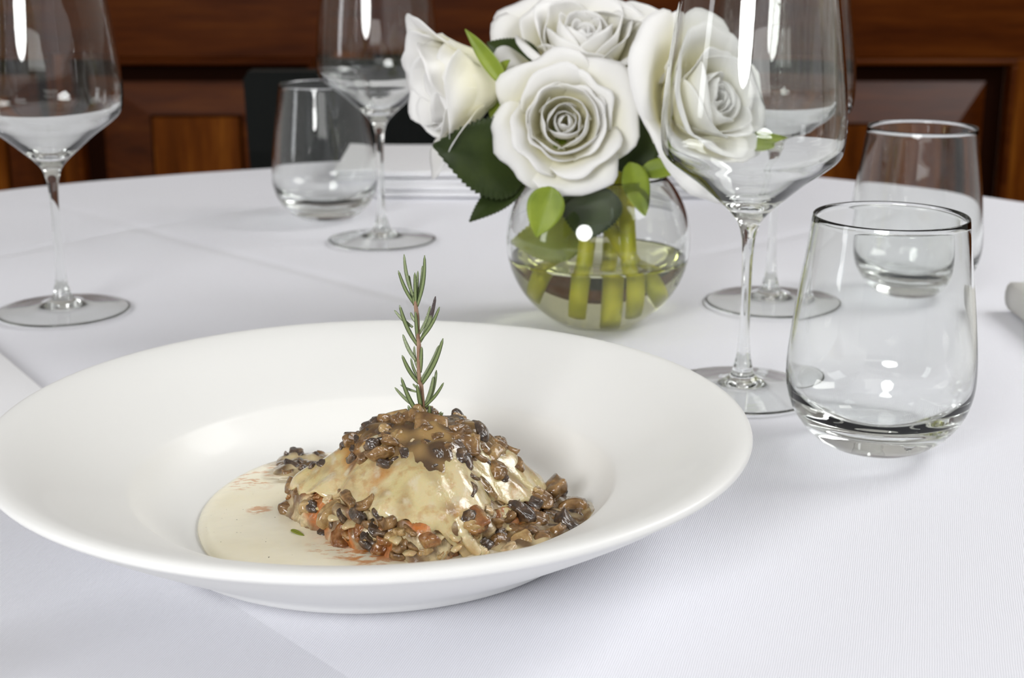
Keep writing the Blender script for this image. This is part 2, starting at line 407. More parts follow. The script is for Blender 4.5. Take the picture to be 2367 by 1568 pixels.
def petal(parent, frame, phi, span, theta, L, r0, z0, curl, seed, ruff=.0015, U=17, V=18, notch=0):
    """theta: list of (v, angle from the axis in degrees) along the petal; the curve is integrated outwards"""
    vs, cols = [], []
    sp = []
    r, z = r0, z0; ST = 48
    def ang(v):
        for (a, x), (b, y) in zip(theta, theta[1:]):
            if v <= b: t = (v-a)/(b-a); t = t*t*(3-2*t); return math.radians(x+(y-x)*t)
        return math.radians(theta[-1][1])
    pr_ = [(r, z)]
    for i in range(ST):
        a = ang((i+.5)/ST); r += math.sin(a)*L/ST; z += math.cos(a)*L/ST; pr_.append((r, z))
    for i in range(V):
        v = i/(V-1)
        for j in range(U):
            u = -1+2*j/(U-1)
            shape = (.42+.58*math.sin(min(1, v*1.25)*PI/2))
            ve = v*(1-.26*abs(u)**2.8-notch*math.exp(-(u/.15)**2))
            k = ve*ST; k0 = min(int(k), ST-1); f = k-k0
            rr = pr_[k0][0]*(1-f)+pr_[k0+1][0]*f; zz = pr_[k0][1]*(1-f)+pr_[k0+1][1]*f
            ph = phi+u*span*shape/2
            rr = max(rr, .0008)
            nz = noise.noise(Vector((u*1.8+seed*3.1, v*2.2, seed)))
            n2 = noise.noise(Vector((u*2.4+seed*1.7, v*1.5, seed+9)))
            e = v**3
            rr += nz*ruff*1.5*v+n2*ruff*e*1.6+curl*e*abs(u)**2*.006 + .0009*seed*0
            zz += n2*ruff*e-abs(u)**3*e*curl*.006
            vs.append(frame @ Vector((rr*math.cos(ph), rr*math.sin(ph), zz)))
            c = min(1, max(0, (ve-.40)/.52)); c = c*c*(3-2*c)
            ins = min(1, r0*0+max(0, 1-math.degrees(ang(.6))/60)) if False else 0
            cols.append((.965, .94+.02*c, .74+.21*c))
    o = mesh_obj('petal', vs, grid_faces(V, U), M_PETAL, parent, cols=cols)
    s = o.modifiers.new('thick', 'SOLIDIFY'); s.thickness = .00035; s.offset = 0
    return o
def leaf(parent, base, tip, hw, normal, mt, bend=.15, serr=True, fold=.25):
    base, tip = Vector(base), Vector(tip); ax = tip-base; L = ax.length; ax.normalize(); nn = Vector(normal)
    side = ax.cross(nn).normalized(); nn = side.cross(ax).normalized(); n_ = 61; vs = []; U = 9
    for i in range(n_):
        t = i/(n_-1); wd = hw*(t**.6*(1-t)**1.0/.349 if 0 < t < 1 else 0)+.0002
        if serr: wd *= 1+.035*((i % 3)/2-.5)*2
        for j in range(U):
            u = -1+2*j/(U-1)
            p = base+ax*(L*(t+(.007*(i % 3) if abs(u) == 1 and serr else 0)))+side*(u*wd)+nn*(abs(u)*wd*fold - bend*L*(t*t)+ .05*hw*math.sin(9*t)*abs(u))
            vs.append(p)
    o = mesh_obj('leaf', vs, grid_faces(n_, U), mt, parent)
    s = o.modifiers.new('thick', 'SOLIDIFY'); s.thickness = .0005; s.offset = 0
    return o
def rose(label, center, axis, R, foot, seed, twist=0, neck=None, tight=1.0, height=.034, stem_r=.0050):
    axis = Vector(axis).normalized(); center = Vector(center)
    root = empty('rose', center); tag(root, label, 'rose', 'white roses in the vase')
    q = axis.to_track_quat('Z', 'Y').to_matrix().to_4x4()
    base = -axis*height
    fr = Matrix.Translation(base) @ q @ Matrix.Rotation(twist, 4, 'Z')
    rg = random.Random(seed); k = R/.046; h = height/.034
    # rolled heart, then whorls that open more and more
    layers = [
        (3, 2.9, .0008, [(0, 34), (.4, 8), (.8, -14), (1, -30)], .0345, .1, .0001),
        (3, 3.0, .0020, [(0, 30), (.4, 10), (1, -8)], .0345, .2, .0002),
        (3, 2.8, .0042, [(0, 38), (.4, 10), (1, -12)], .038, .25, .0005),
        (3, 2.6, .0056, [(0, 60), (.35, 16), (1, -12)], .041, .3, .0008),
        (3, 2.4, .0060, [(0, 76), (.38, 20), (1, -2)], .046, .4, .0012),
        (4, 2.1, .0062, [(0, 86), (.42, 22), (.8, 12), (1, 34)], .050, .5, .0016),
        (4, 2.0, .0062, [(0, 92), (.45, 32), (.75, 30), (1, 86)], .056, .7, .0024),
        (4, 1.9, .0060, [(0, 96), (.45, 50), (.7, 56), (1, 118)], .062, .9, .0034),
    ]
    for li, (cnt, span, r0, th, L, curl, ruff) in enumerate(layers):
        for c in range(cnt):
            ph = li*1.1+c*2*PI/cnt+rg.uniform(-.35, .35)
            th2 = [(a, b*tight if li > 4 else b) for a, b in th]
            th2 = [(a, b+rg.uniform(-5, 5)*(li/8)) for a, b in th2]
            petal(root, fr, ph, span*(1+rg.uniform(-.08, .08)), th2, L*h*(1+rg.uniform(-.09, .06))*(k if li > 4 else .5+.5*k), r0*(.4+.6*k), 0, curl, seed*7+li*3+c, ruff)
    # calyx: swollen base with sepals
    cs = [(0, -.0075), (.0042, -.0068), (.0066, -.003), (.0070, .0010), (.0055, .0022), (.003, .0006), (0, .0004)]
    calx = lathe('calyx', cs, M_LEAFG, root, 20); calx.matrix_local = fr
    for s_ in range(5):
        a = s_*2*PI/5+.4; d = Vector((math.cos(a), math.sin(a), 0))
        leaf(root, fr @ (d*.006), fr @ (d*.019+Vector((0, 0, .012 if s_ % 2 else -.003))), .0035, (fr.to_3x3() @ Vector((d.x, d.y, 1))), M_LEAFG, .1, False).name = 'sepal'
    for o in [q_ for q_ in root.children if q_.name.startswith('sepal')]:
        o.parent = calx; o.matrix_parent_inverse = fr.inverted()
    # stem through the neck of the vase down into the water
    p0 = base-axis*.007; neck = Vector(neck)-center; ft = Vector(foot)-center
    pts = bez(p0, p0-axis*.018, neck+Vector((0, 0, .02)), neck, 12)+bez(neck, neck-Vector((0, 0, .006)), ft+(neck-ft)*.3, ft, 14)[1:]
    tube('stem', pts, [.0026]*6+[.0026+(stem_r-.0026)*min(1, i/8) for i in range(len(pts)-6)], M_STEM, root, 14)
    return root
def nk(dx, dy): return (VX+dx, VY+dy, .088)
def ft(dx, dy, z=.011): return (VX+dx, VY+dy, z)
r1 = rose('large open white rose facing the viewer, in front of the bouquet', at(1306, 276, .842), (-.02, -.93, .26), .0355, ft(-.013, -.029, .014), 1, .3, nk(-.004, -.014), height=.031)
r2 = rose('white rose turned to the left, leftmost of the bouquet', at(1000, 205, .878), (-.93, -.30, -.10), .040, ft(.035, -.014, .020), 2, .3, nk(-.010, 0), .58, .040)
r3 = rose('white rose at the top of the bouquet, tilted up behind the front rose', at(1350, 55, .905), (.02, -.52, .85), .044, ft(-.037, -.016, .022), 3, 1.9, nk(.0, .010))
r4 = rose('white rose mostly hidden at the back of the bouquet, right of the top one', at(1505, 22, .952), (.20, .10, .97), .036, ft(.006, -.006, .010), 4, .1, nk(.010, .014), .8)
r5 = rose('white rose facing right, seen through the tall wine glass', at(1675, 222, .872), (.66, -.62, .36), .045, ft(.019, -.027, .014), 5, 2.5, nk(.016, -.002))
def L(root, b, t, Yb, Yt, hw, nrm, mt, bend=.1, **k):
    c = root.location; return leaf(root, at(*b, Yb)-c, at(*t, Yt)-c, hw, nrm, mt, bend, **k)
L(r1, (1222, 385), (1006, 336), .875, .845, .0235, (.1, -1, .25), M_LEAFD, .05)
L(r1, (1212, 405), (1084, 520), .875, .850, .0085, (-.2, -1, .4), M_LEAFD, -.08)
L(r1, (1275, 432), (1240, 548), .838, .832, .0105, (0, -1, .3), M_LEAFG, .05)
L(r1, (1375, 425), (1350, 558), .862, .860, .0180, (.1, -1, .2), M_LEAFD, .05)
L(r3, (1350, 545), (1185, 560), .885, .880, .0145, (0, -1, .2), M_LEAFO, .05)
L(r1, (1455, 375), (1482, 500), .866, .862, .0085, (.3, -1, .3), M_LEAFG, -.15)
L(r5, (1480, 400), (1600, 372), .876, .872, .0060, (0, -1, .5), M_LEAFG, .1)
L(r5, (1560, 395), (1668, 458), .885, .880, .0080, (0, -1, .6), M_LEAFO, .05)
L(r2, (1165, 195), (1078, 66), .870, .868, .0050, (.5, -1, .3), M_LEAFG, .05, serr=False)
L(r3, (1245, 165), (1128, 98), .915, .905, .0120, (.1, -1, .4), M_LEAFD, .05)
L(r3, (1480, 215), (1500, 108), .905, .900, .0090, (-.1, -1, .3), M_LEAFD, .05)
L(r5, (1440, 400), (1505, 270), .892, .885, .0150, (0, -1, .2), M_LEAFD, .05)
L(r5, (1700, 350), (1822, 352), .905, .900, .0090, (0, -.8, .6), M_LEAFG, .05)
L(r4, (1420, 330), (1470, 130), .915, .93, .0180, (0, -1, .2), M_LEAFD, .05)
L(r2, (1190, 300), (1128, 222), .885, .880, .0080, (0, -1, .3), M_LEAFG, .05)

# ------------------------------------------------------------------ pasta bowl
PX, PY = -.0567, .5785
prof = smooth_profile([(0, .0035), (.05, .0033), (.070, .0028), (.076, .0008), (.0855, .0008), (.0895, .0026), (.0940, .0068), (.1020, .0118), (.1100, .0160), (.1200, .0218), (.1370, .0322), (.1482, .0400), (.1524, .0428), (.1535, .0445), (.1526, .0463), (.1500, .0468), (.1450, .0458), (.1360, .0422), (.1200, .0338), (.1080, .0275), (.1015, .0240), (.0990, .0222), (.0970, .0195), (.0935, .0150), (.0885, .0103), (.0810, .0068), (.0700, .0058), (.05, .0056), (0, .0056)], 5)
bowl = lathe('pasta_bowl', prof, M_PORC, None, 200, (PX, PY, 0))
tag(bowl, 'wide-rimmed white porcelain pasta bowl in the foreground', 'bowl')

def bowl_h(d):
    i0 = [q for q in prof if q[1] > .0050 and (q[0] < .15)][::-1]
    inner = prof[prof.index(max(prof, key=lambda q: q[0])):][::-1]
    return float(np.interp(d, [q[0] for q in inner], [q[1] for q in inner]))
# cream sauce pool (outline in world coordinates on its own surface height)
SZ = .0095
out_px = [(457, 1215), (468, 1165), (505, 1120), (560, 1085), (625, 1056), (700, 1043), (800, 1035), (930, 1030), (1060, 1040), (1180, 1070), (1262, 1112), (1318, 1155), (1352, 1200), (1345, 1250), (1290, 1300), (1180, 1335), (1040, 1352), (880, 1356), (720, 1348), (590, 1325), (505, 1290), (470, 1252)]
opts = [atz(x, y, SZ) for x, y in out_px]
cxs = sum(p.x for p in opts)/len(opts); cys = sum(p.y for p in opts)/len(opts)
an = sorted((math.atan2(p.y-cys, p.x-cxs), math.hypot(p.y-cys, p.x-cxs)) for p in opts)
def rad_at(a):
    aa = [q[0] for q in an]; rr = [q[1] for q in an]
    return float(np.interp(a, [aa[-1]-2*PI]+aa+[aa[0]+2*PI], [rr[-1]]+rr+[rr[0]]))
vs, cols = [], []; NA = 160; prf = [(0, 1), (.2, 1), (.4, 1), (.55, 1), (.7, .99), (.8, .97), (.88, .93), (.94, .84), (.975, .66), (.995, .36), (1.0, .1), (.99, -.3)]
for q, hz in prf:
    for k in range(NA):
        a = -PI+2*PI*k/NA; r = sum(rad_at((a+d+PI) % (2*PI)-PI) for d in (-.12, -.06, 0, .06, .12))/5*q
        x, y = cxs+r*math.cos(a), cys+r*math.sin(a)
        dd = math.hypot(x-PX, y-PY); lim = .0855
        if dd > lim: x, y = PX+(x-PX)*lim/dd, PY+(y-PY)*lim/dd
        z = .0058+(SZ-.0058)*hz+noise.noise(Vector((x*60, y*60, 1)))*.00025
        dd = math.hypot(x-PX, y-PY)
        z = max(z, bowl_h(dd)+(.0004 if hz > 0 else -.0004))
        vs.append((x, y, z))
M_SAUCE = mat('cream sauce', (.86, .78, .57), .22, Subsurface_Weight=.12, Subsurface_Scale=.003, Coat_Weight=.3)
M_SAUCE.node_tree.nodes['Principled BSDF'].inputs['Subsurface Radius'].default_value = (1, .8, .4)
n = N(M_SAUCE); v = n.coord('Object')
base = n.ramp(n.noise(v, 40, 3), [(.3, (.90, .83, .62)), (.7, (.94, .885, .71))])
sp = n.ramp(n.noise(v, 420, 2, .6), [(.72, (0, 0, 0)), (.76, (1, 1, 1))])
base = n.mix(sp, base, (.07, .06, .03))
def spot(n, vec, base, pos, rad, color, nsc, thr=.5, seed=0):
    d = n.n('ShaderNodeVectorMath'); d.operation = 'DISTANCE'; n.l(vec, d.inputs[0]); d.inputs[1].default_value = pos
    f = n.math('SUBTRACT', 1, n.math('DIVIDE', d.outputs['Value'], rad)); f = n.math('MAXIMUM', f, 0)
    nn = n.noise(n.coord('Object', (1, 2.4, 1), (0, 0, .5)), nsc, 4, .6)
    g = n.math('MULTIPLY', n.math('MULTIPLY', f, 2.2), n.math('MAXIMUM', n.math('MULTIPLY', n.math('SUBTRACT', nn, thr), 6), 0))
    g = n.math('MINIMUM', g, .62)
    return n.mix(g, base, color)
OIL = (.62, .20, .015)
for (q, rd, th) in (((790, 1262), .015, .50), ((745, 1193), .008, .48), ((845, 1275), .012, .47), ((600, 1178), .006, .44), ((575, 1108), .016, .52), ((650, 1075), .012, .5), ((900, 1290), .016, .46)):
    base = spot(n, v, base, tuple(atz(*q, SZ)), rd, OIL, 170, th)
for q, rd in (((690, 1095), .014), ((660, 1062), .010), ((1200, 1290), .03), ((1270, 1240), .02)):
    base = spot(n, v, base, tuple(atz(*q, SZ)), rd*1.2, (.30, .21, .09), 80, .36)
n.l(base, n.b.inputs['Base Color']); n.l(n.bump(n.noise(v, 90, 2), .0006, .5), n.b.inputs['Normal'])
sauce = mesh_obj('cream_sauce', vs, grid_faces(len(prf), NA, True)+[tuple(range(NA))[::-1]], M_SAUCE)
tag(sauce, 'pale cream sauce pooled in the well of the pasta bowl', 'sauce')

# lasagna mound ----------------------------------------------------------
FX, FY, FB, FH = -.0365, .5725, .0085, .0365
def outline(a):
    p = 1.28; c, s = abs(math.cos(a-.08)), abs(math.sin(a-.08))
    r = .0565/(c**p+s**p)**(1/p)
    return r*(1+.07*noise.noise(Vector((math.cos(a)*2.2, math.sin(a)*2.2, 4))))
def prof_h(t, a=-1.57):
    c_ = math.cos(a); E_ = .43-(.20*c_*c_ if c_ > 0 else .07*c_*c_)
    if t < .40: return 1-.10*(t/.40)**2
    if t < .90: q = (t-.40)/.50; return .90-(.90-E_)*q+.02*math.sin(q*PI)
    q = min(1, (t-.90)/.10); return E_*(1-q**1.6)
def mound(x, y):
    dx, dy = x-FX, y-FY; a = math.atan2(dy, dx); t = math.hypot(dx, dy)/outline(a)
    if t >= 1: return 0
    v = Vector((x, y, 0))
    return FB+FH*prof_h(t, a)+noise.noise(v*110)*.0016*(.4+t)+noise.noise(v*45+Vector((3, 1, 0)))*.0025*min(1, t*1.5)
def hit(px, py):
    d = ray(px, py); o = Vector((0, 0, CAM_H)); t = .45/d.y
    while t*d.y < .72:
        p = o+d*t; h = max(mound(p.x, p.y), SZ, bowl_h(math.hypot(p.x-PX, p.y-PY)))
        if p.z <= h: return p
        t += .0006
    return o+d*((SZ-CAM_H)/d.z)
M_FOOD = mat('baked lasagna', rough=.28, Subsurface_Weight=.2, Subsurface_Scale=.003, Coat_Weight=.5, Coat_Roughness=.12)
n = N(M_FOOD); a = n.n('ShaderNodeVertexColor'); a.layer_name = 'Col'; v = n.coord('Object')
c = n.mix(n.math('MULTIPLY', n.ramp(n.noise(v, 420, 4, .6), [(.45, (0, 0, 0)), (.62, (1, 1, 1))]), .45), a.outputs[0], (.16, .085, .03), 'MIX')
n.l(c, n.b.inputs['Base Color'])
n.l(n.bump(n.noise(v, 330, 3), .0012, .6), n.b.inputs['Normal'])
M_PASTA = mat('pasta sheet with melted cheese', rough=.22, Subsurface_Weight=.3, Subsurface_Scale=.004, Coat_Weight=.6, Coat_Roughness=.1)
n = N(M_PASTA); a = n.n('ShaderNodeVertexColor'); a.layer_name = 'Col'; v = n.coord('Object')
c = n.mix(n.math('MULTIPLY', n.ramp(n.noise(v, 200, 4, .6), [(.50, (0, 0, 0)), (.66, (1, 1, 1))]), .45), a.outputs[0], (.40, .19, .05))
n.l(c, n.b.inputs['Base Color']); n.l(n.bump(n.noise(v, 190, 3), .0016, .6), n.b.inputs['Normal'])
lz = empty('lasagna', (FX, FY, FB)); tag(lz, 'mound of baked mushroom lasagna on cream sauce in the bowl', 'lasagna')
LZ = Vector((FX, FY, FB))
def lerp(a, b, t): return tuple(x+(y-x)*t for x, y in zip(a, b))
CREAM, BROWN, ORANGE, DARK, YEL = (.62, .51, .30), (.17, .095, .04), (.50, .15, .02), (.05, .028, .015), (.57, .47, .23)
rg = random.Random(11); K = 2.367
TOP = [(1005,165,95,'d'),(1150,125,110,'t'),(1100,165,105,'b'),(935,215,95,'d'),(880,245,60,'d'),(920,275,90,'b'),(1125,250,85,'t'),(1150,295,70,'b'),(1255,292,55,'c'),(1235,240,95,'d'),(1340,235,140,'b'),(1440,275,110,'b'),(1555,310,90,'t'),(1470,190,75,'d'),(1540,185,65,'b'),(1600,225,100,'d'),(1690,262,85,'b'),(1650,300,80,'d'),(1700,315,100,'b'),(1750,345,80,'b'),(1680,365,90,'t'),(1790,420,80,'b'),(1510,395,110,'d'),(1590,380,65,'b'),(1690,440,95,'b'),(1560,480,80,'d'),(1370,400,80,'d'),(1220,365,85,'d'),(1090,410,80,'d'),(1040,330,80,'d'),(1000,370,80,'b'),(985,290,80,'b'),(910,390,55,'d'),(870,300,50,'d'),(1040,250,75,'d'),(1150,390,45,'d'),(1540,572,85,'d'),(1490,530,60,'b'),(1735,490,40,'d'),(750,410,45,'d'),(1080,295,60,'d'),(1300,205,70,'d'),(1400,335,75,'b'),(1320,300,60,'d'),(1190,215,70,'b'),(1400,200,80,'b'),(1610,330,60,'b'),(1190,330,50,'b'),(960,240,60,'b'),(690,425,40,'d'),(1640,400,50,'d'),(965,330,60,'b'),(1280,330,55,'b'),(1480,330,65,'d'),(1060,200,70,'d'),(1250,190,80,'b'),(930,330,50,'d'),
       (900,610,80,'b'),(990,640,70,'b'),(1060,700,70,'d'),(940,690,75,'d'),(1100,730,75,'b'),(1560,700,75,'b'),(1515,715,80,'d'),(1680,735,75,'b'),(1550,790,70,'b'),(860,560,50,'b'),(720,590,50,'o'),(620,560,45,'b'),(575,590,40,'o'),(690,620,45,'b'),(780,600,45,'c'),(960,770,70,'o'),(900,790,60,'o'),(1000,810,65,'t'),(1080,840,70,'o'),(1040,870,60,'o'),(940,830,60,'o'),(1250,870,65,'b'),(1310,890,60,'t'),(1440,880,60,'b'),(1390,905,60,'t'),(1200,850,55,'c'),(1180,780,60,'t'),(1240,780,60,'b'),(1640,660,55,'c'),(1810,650,60,'b'),(1890,650,50,'t'),(1750,700,60,'b'),(1130,800,55,'t'),(1340,830,50,'c'),(860,700,50,'d')]
def hit_m(px, py):
    """like hit(), but a ray that just misses the mound settles on its nearest flank"""
    p = hit(px, py)
    if mound(p.x, p.y) > SZ+.0005: return p
    d = ray(px, py); best = None
    for i in range(160):
        y = FY-.06+.10*i/160; q = Vector((0, 0, CAM_H))+d*(y/d.y); h = mound(q.x, q.y); g = q.z-h
        if h > 0 and (best is None or g < best[0]): best = (g, Vector((q.x, q.y, h)))
    return best[1] if best and best[0] < .012 else p
PCS = [(hit_m(430+X/K, 900+Y/K), s_/K/5650, t_) for X, Y, s_, t_ in TOP]
EMB = np.array([(p.x, p.y, z_*1.45) for p, z_, t_ in PCS])
def embed(x, y, k=.26):
    """sauce clings to the pieces: the surface rises round each of them"""
    d2 = (EMB[:, 0]-x-FX)**2+(EMB[:, 1]-y-FY)**2; w_ = EMB[:, 2]*.62
    return float(np.max(EMB[:, 2]*k*np.exp(-d2/(w_*w_))))
# filling
vs, cols = [], []; NR, NA = 70, 240
for i in range(NR):
    t = (i/(NR-1))**.75
    for k in range(NA):
        a = 2*PI*k/NA; R_ = outline(a); v0 = Vector((math.cos(a)*3, math.sin(a)*3, t*2))
        z = prof_h(t, a)*FH
        p = Vector((math.cos(a)*R_*t, math.sin(a)*R_*t, z))
        if t > .88:
            nn = noise.noise(Vector((p.x*130, p.y*130, z*130)))+.6*noise.noise(Vector((p.x*300, p.y*300, z*300)))
            p += Vector((math.cos(a), math.sin(a), 0))*(.0012+nn*.0036)*min(1, (t-.88)*12)
        else: p.z += noise.noise(Vector((p.x*110, p.y*110, 2)))*.0012
        p.z -= .0012*(1 if t < .9 else 0)
        vs.append(p)
        m1 = noise.noise(Vector((p.x*140, p.y*140, p.z*160))); m2 = noise.noise(Vector((p.x*90+5, p.y*90, p.z*90)))
        c = lerp(BROWN, CREAM, min(1, max(0, .36+m1*1.9)))
        if m2 > .12: c = lerp(c, ORANGE, min(1, (m2-.12)*4)*(.9 if t > .9 else .3))
        cols.append(c)
mesh_obj('filling', vs, grid_faces(NR, NA, True), M_FOOD, lz, cols=cols)
# top pasta sheet draped over the mound: wavy hem, pulled down at the front and side corners
def hem(a):
    d = lambda c, w: math.exp(-(((a-c+PI) % (2*PI)-PI)/w)**2)
    nz_ = noise.noise(Vector((math.cos(a)*3.2, math.sin(a)*3.2, 9)))
    return .895+.07*nz_+.03*noise.noise(Vector((math.cos(a)*9, math.sin(a)*9, 2)))+.13*d(-1.22, .17)+.04*d(-1.9, .35)+.05*d(PI+.05, .25)+.06*d(-.1, .25)-.05*d(-2.2, .3)-.04*d(-.7, .2)
vs, cols = [], []; NR, NA = 64, 260
for i in range(NR):
    q = i/(NR-1)
    for k in range(NA):
        a = 2*PI*k/NA; R_ = outline(a); t = q*hem(a)
        e = max(0, (q-.8)/.2)
        z = (prof_h(min(t, .9), a)*FH if t < .9 else prof_h(.9, a)*FH-(t-.9)*.11)
        x, y = math.cos(a)*R_*t, math.sin(a)*R_*t
        wv = noise.noise(Vector((math.cos(a)*5, math.sin(a)*5, q)))
        z += .0014+noise.noise(Vector((x*45+3, y*45+1, 0)))*.0025*min(1, t*1.5)+noise.noise(Vector((x*120, y*120, 5)))*.0012+e*wv*.004-e*e*.0015+embed(x, y, .10)*(1-e)
        rgt = max(0, math.cos(a+.15))*min(1, t*1.6); z += rgt*noise.noise(Vector((x*150, y*150, 15)))*.0011
        x += math.cos(a)*e*(.0012+wv*.002); y += math.sin(a)*e*(.0012+wv*.002)
        vs.append(Vector((x, y, z)))
        m1 = noise.noise(Vector((x*70+2, y*70, z*50))); m2 = noise.noise(Vector((x*55+8, y*55, 7)))
        c = lerp(CREAM, YEL, min(1, max(0, .5+m1*1.6)))
        top = max(0, 1-t/.62); c = lerp(c, (.20, .12, .045), min(.9, top*1.7*(1+m1)))
        if a > PI: al = a-2*PI
        else: al = a
        oc = math.exp(-((al+2.75)/.45)**2)*math.exp(-((t-.62)/.2)**2)+.9*math.exp(-((al+1.95)/.22)**2)*math.exp(-((t-.72)/.14)**2)+math.exp(-((al+1.25)/.18)**2)*max(0, (t-.8)/.2)
        m5 = noise.noise(Vector((x*170, y*170, 31))); c = lerp(c, lerp((.46, .20, .03), (.16, .05, .015), min(1, max(0, m5*3))), min(.85, max(0, oc*(.45+m2*2.5+m5*1.2)))) if oc > .05 else c
        m3 = noise.noise(Vector((x*210, y*210, z*210))); m4 = noise.noise(Vector((x*95+4, y*95, 11)))
        rt = max(0, math.cos(a-.1))*t
        if m4+.5*rt > .18: c = lerp(c, (.30, .20, .09), min(.85, (m4+.5*rt-.18)*2.4))
        if m3 > .25: c = lerp(c, (.60, .52, .36), min(.8, (m3-.25)*4))
        if e > .55: c = lerp(c, (.62, .50, .28), .5)
        cols.append(c)
o = mesh_obj('pasta_sheet', vs, grid_faces(NR, NA, True), M_PASTA, lz, cols=cols)
s = o.modifiers.new('thick', 'SOLIDIFY'); s.thickness = .0011; s.offset = 0
# lower pasta sheets peeping out between the filling layers
for (zl, a0, a1, so) in ((.0105, -2.9, -.35, 1), (.0055, -2.4, -.15, 5)):
    vs, cols = [], []; n1, n2 = 7, 110
    for i in range(n1):
        for k in range(n2):
            a = a0+(a1-a0)*k/(n2-1); R_ = outline(a); u = i/(n1-1)
            wv = noise.noise(Vector((a*6, so, 0))); w2 = noise.noise(Vector((a*14, so, 3)))
            edge = math.sin(PI*min(1, max(0, k/(n2-1))))**.3
            r = R_*(.84+.18*u*edge*min(1.15, max(.25, .75+1.3*noise.noise(Vector((a*9, so, 8))))))+wv*.003*u+.0008
            z = zl+wv*.0035*u+w2*.0014*u-u*u*.0016
            vs.append(Vector((math.cos(a)*r, math.sin(a)*r, max(z, .0012))))
            cols.append(lerp(CREAM, (.55, .40, .18), max(0, min(1, .4+w2*2))))
    o = mesh_obj('pasta_sheet', vs, grid_faces(n1, n2), M_PASTA, lz, cols=cols)
    s = o.modifiers.new('thick', 'SOLIDIFY'); s.thickness = .001; s.offset = 0
# mushroom pieces: a few cut shapes, shared by many pieces
def mush_mat(name, c0, c1, c2):
    m = mat(name, rough=.22, Subsurface_Weight=.15, Subsurface_Scale=.002, Coat_Weight=.7, Coat_Roughness=.08); n = N(m); v = n.coord('Object')
    n.l(n.ramp(n.noise(v, 1.7, 4, .6), [(.3, c0), (.5, c1), (.68, c2)]), n.b.inputs['Base Color'])
    n.l(n.bump(n.noise(v, 2.2, 1), .06, .3), n.b.inputs['Normal']); return m
MM = {'d': mush_mat('dark mushroom skin', (.022, .014, .010), (.065, .038, .022), (.18, .11, .055)),
      'b': mush_mat('brown mushroom', (.085, .040, .012), (.20, .105, .034), (.34, .20, .075)),
      't': mush_mat('tan mushroom', (.24, .13, .045), (.38, .24, .09), (.50, .36, .17)),
      'c': mush_mat('creamy bit', (.45, .30, .15), (.58, .44, .25), (.62, .50, .32)),
      'o': mush_mat('tomato stained bit', (.14, .045, .012), (.26, .10, .025), (.40, .24, .09))}
shapes = []
for sI in range(9):
    rg = random.Random(50+sI); bm = bmesh.new(); bmesh.ops.create_cube(bm, size=1.0)
    bmesh.ops.subdivide_edges(bm, edges=bm.edges[:], cuts=6, use_grid_fill=True)
    sx, sy, sz = rg.uniform(.8, 1.15), rg.uniform(.55, 1.0), rg.uniform(.35, .75); bend = rg.uniform(-.6, .6); tw = rg.uniform(-.4, .4)
    for v_ in bm.verts:
        c = v_.co.copy(); nrm = c.normalized()*.56; c = c.lerp(nrm, .68)
        d = 1+.34*noise.noise(c*1.8+Vector((sI*5, 0, 0)))+.05*noise.noise(c*4+Vector((sI, 3, 0)))
        c = c*d; c = Vector((c.x*sx*(1+tw*c.y), c.y*sy, c.z*sz+bend*c.x*c.x)); v_.co = c
    me = bpy.data.meshes.new('mushroom_piece'); bm.to_mesh(me); bm.free()
    me.polygons.foreach_set('use_smooth', [True]*len(me.polygons)); me.materials.append(MM['b']); shapes.append(me)
def piece(parent, pos, size, tone, rg, flat=.5, sink=.15):
    me = shapes[rg.randrange(len(shapes))]
    o = bpy.data.objects.new('mushroom_piece', me); COL.objects.link(o); o.parent = parent
    o.material_slots[0].link = 'OBJECT'; o.material_slots[0].material = MM[tone]
    o.location = Vector(pos)-parent.location+Vector((0, 0, size*(flat-sink)*.3))
    o.rotation_euler = (rg.uniform(-.7, .7), rg.uniform(-.7, .7), rg.uniform(0, 6.28)); o.scale = (size*1.45,)*3
    return o
for p_, z_, t_ in PCS: piece(lz, p_, z_, t_, rg, .5, .35)
for i in range(40):
    a = rg.uniform(0, 2*PI); t = rg.uniform(0, .55)
    x, y = FX+math.cos(a)*outline(a)*t, FY+math.sin(a)*outline(a)*t
    piece(lz, (x, y, mound(x, y)+.001), rg.uniform(.004, .008), rg.choice('ddbbbt'), rg, .5, .2)
for i in range(52):
    a = rg.uniform(-PI-.1, .15); t = rg.uniform(.89, .985)
    x, y = FX+math.cos(a)*outline(a)*t, FY+math.sin(a)*outline(a)*t
    piece(lz, (x, y, FB+rg.uniform(0, .0125)), rg.uniform(.004, .0078), rg.choice('bbbddtto'), rg, .5, .6)
# brown gravy glaze over the top, running down between the pieces
vs, cols = [], []; NR, NA = 46, 240
def ghem(a): return .62+.22*noise.noise(Vector((math.cos(a)*2.6, math.sin(a)*2.6, 21)))+.16*noise.noise(Vector((math.cos(a)*8, math.sin(a)*8, 5)))+.16*max(0, math.cos(a+.3))
for i in range(NR):
    q = i/(NR-1)
    for k in range(NA):
        a = 2*PI*k/NA; R_ = outline(a); t = q*ghem(a); x, y = math.cos(a)*R_*t, math.sin(a)*R_*t
        z = prof_h(t, a)*FH+.0014+noise.noise(Vector((x*45+3, y*45+1, 0)))*.0025*min(1, t*1.5)+noise.noise(Vector((x*120, y*120, 5)))*.0012
        z += embed(x, y, .13)*(1-q**5)+.0010*(1-q**6)-.0008*(q > .97)
        vs.append(Vector((x, y, z)))
        m = noise.noise(Vector((x*110, y*110, 3)))
        cols.append(lerp((.075, .038, .013), (.34, .21, .075), min(1, max(0, .35+m*1.8))))
M_GRAVY = mat('mushroom gravy', rough=.16, Subsurface_Weight=.2, Subsurface_Scale=.002, Coat_Weight=.6, Coat_Roughness=.06)
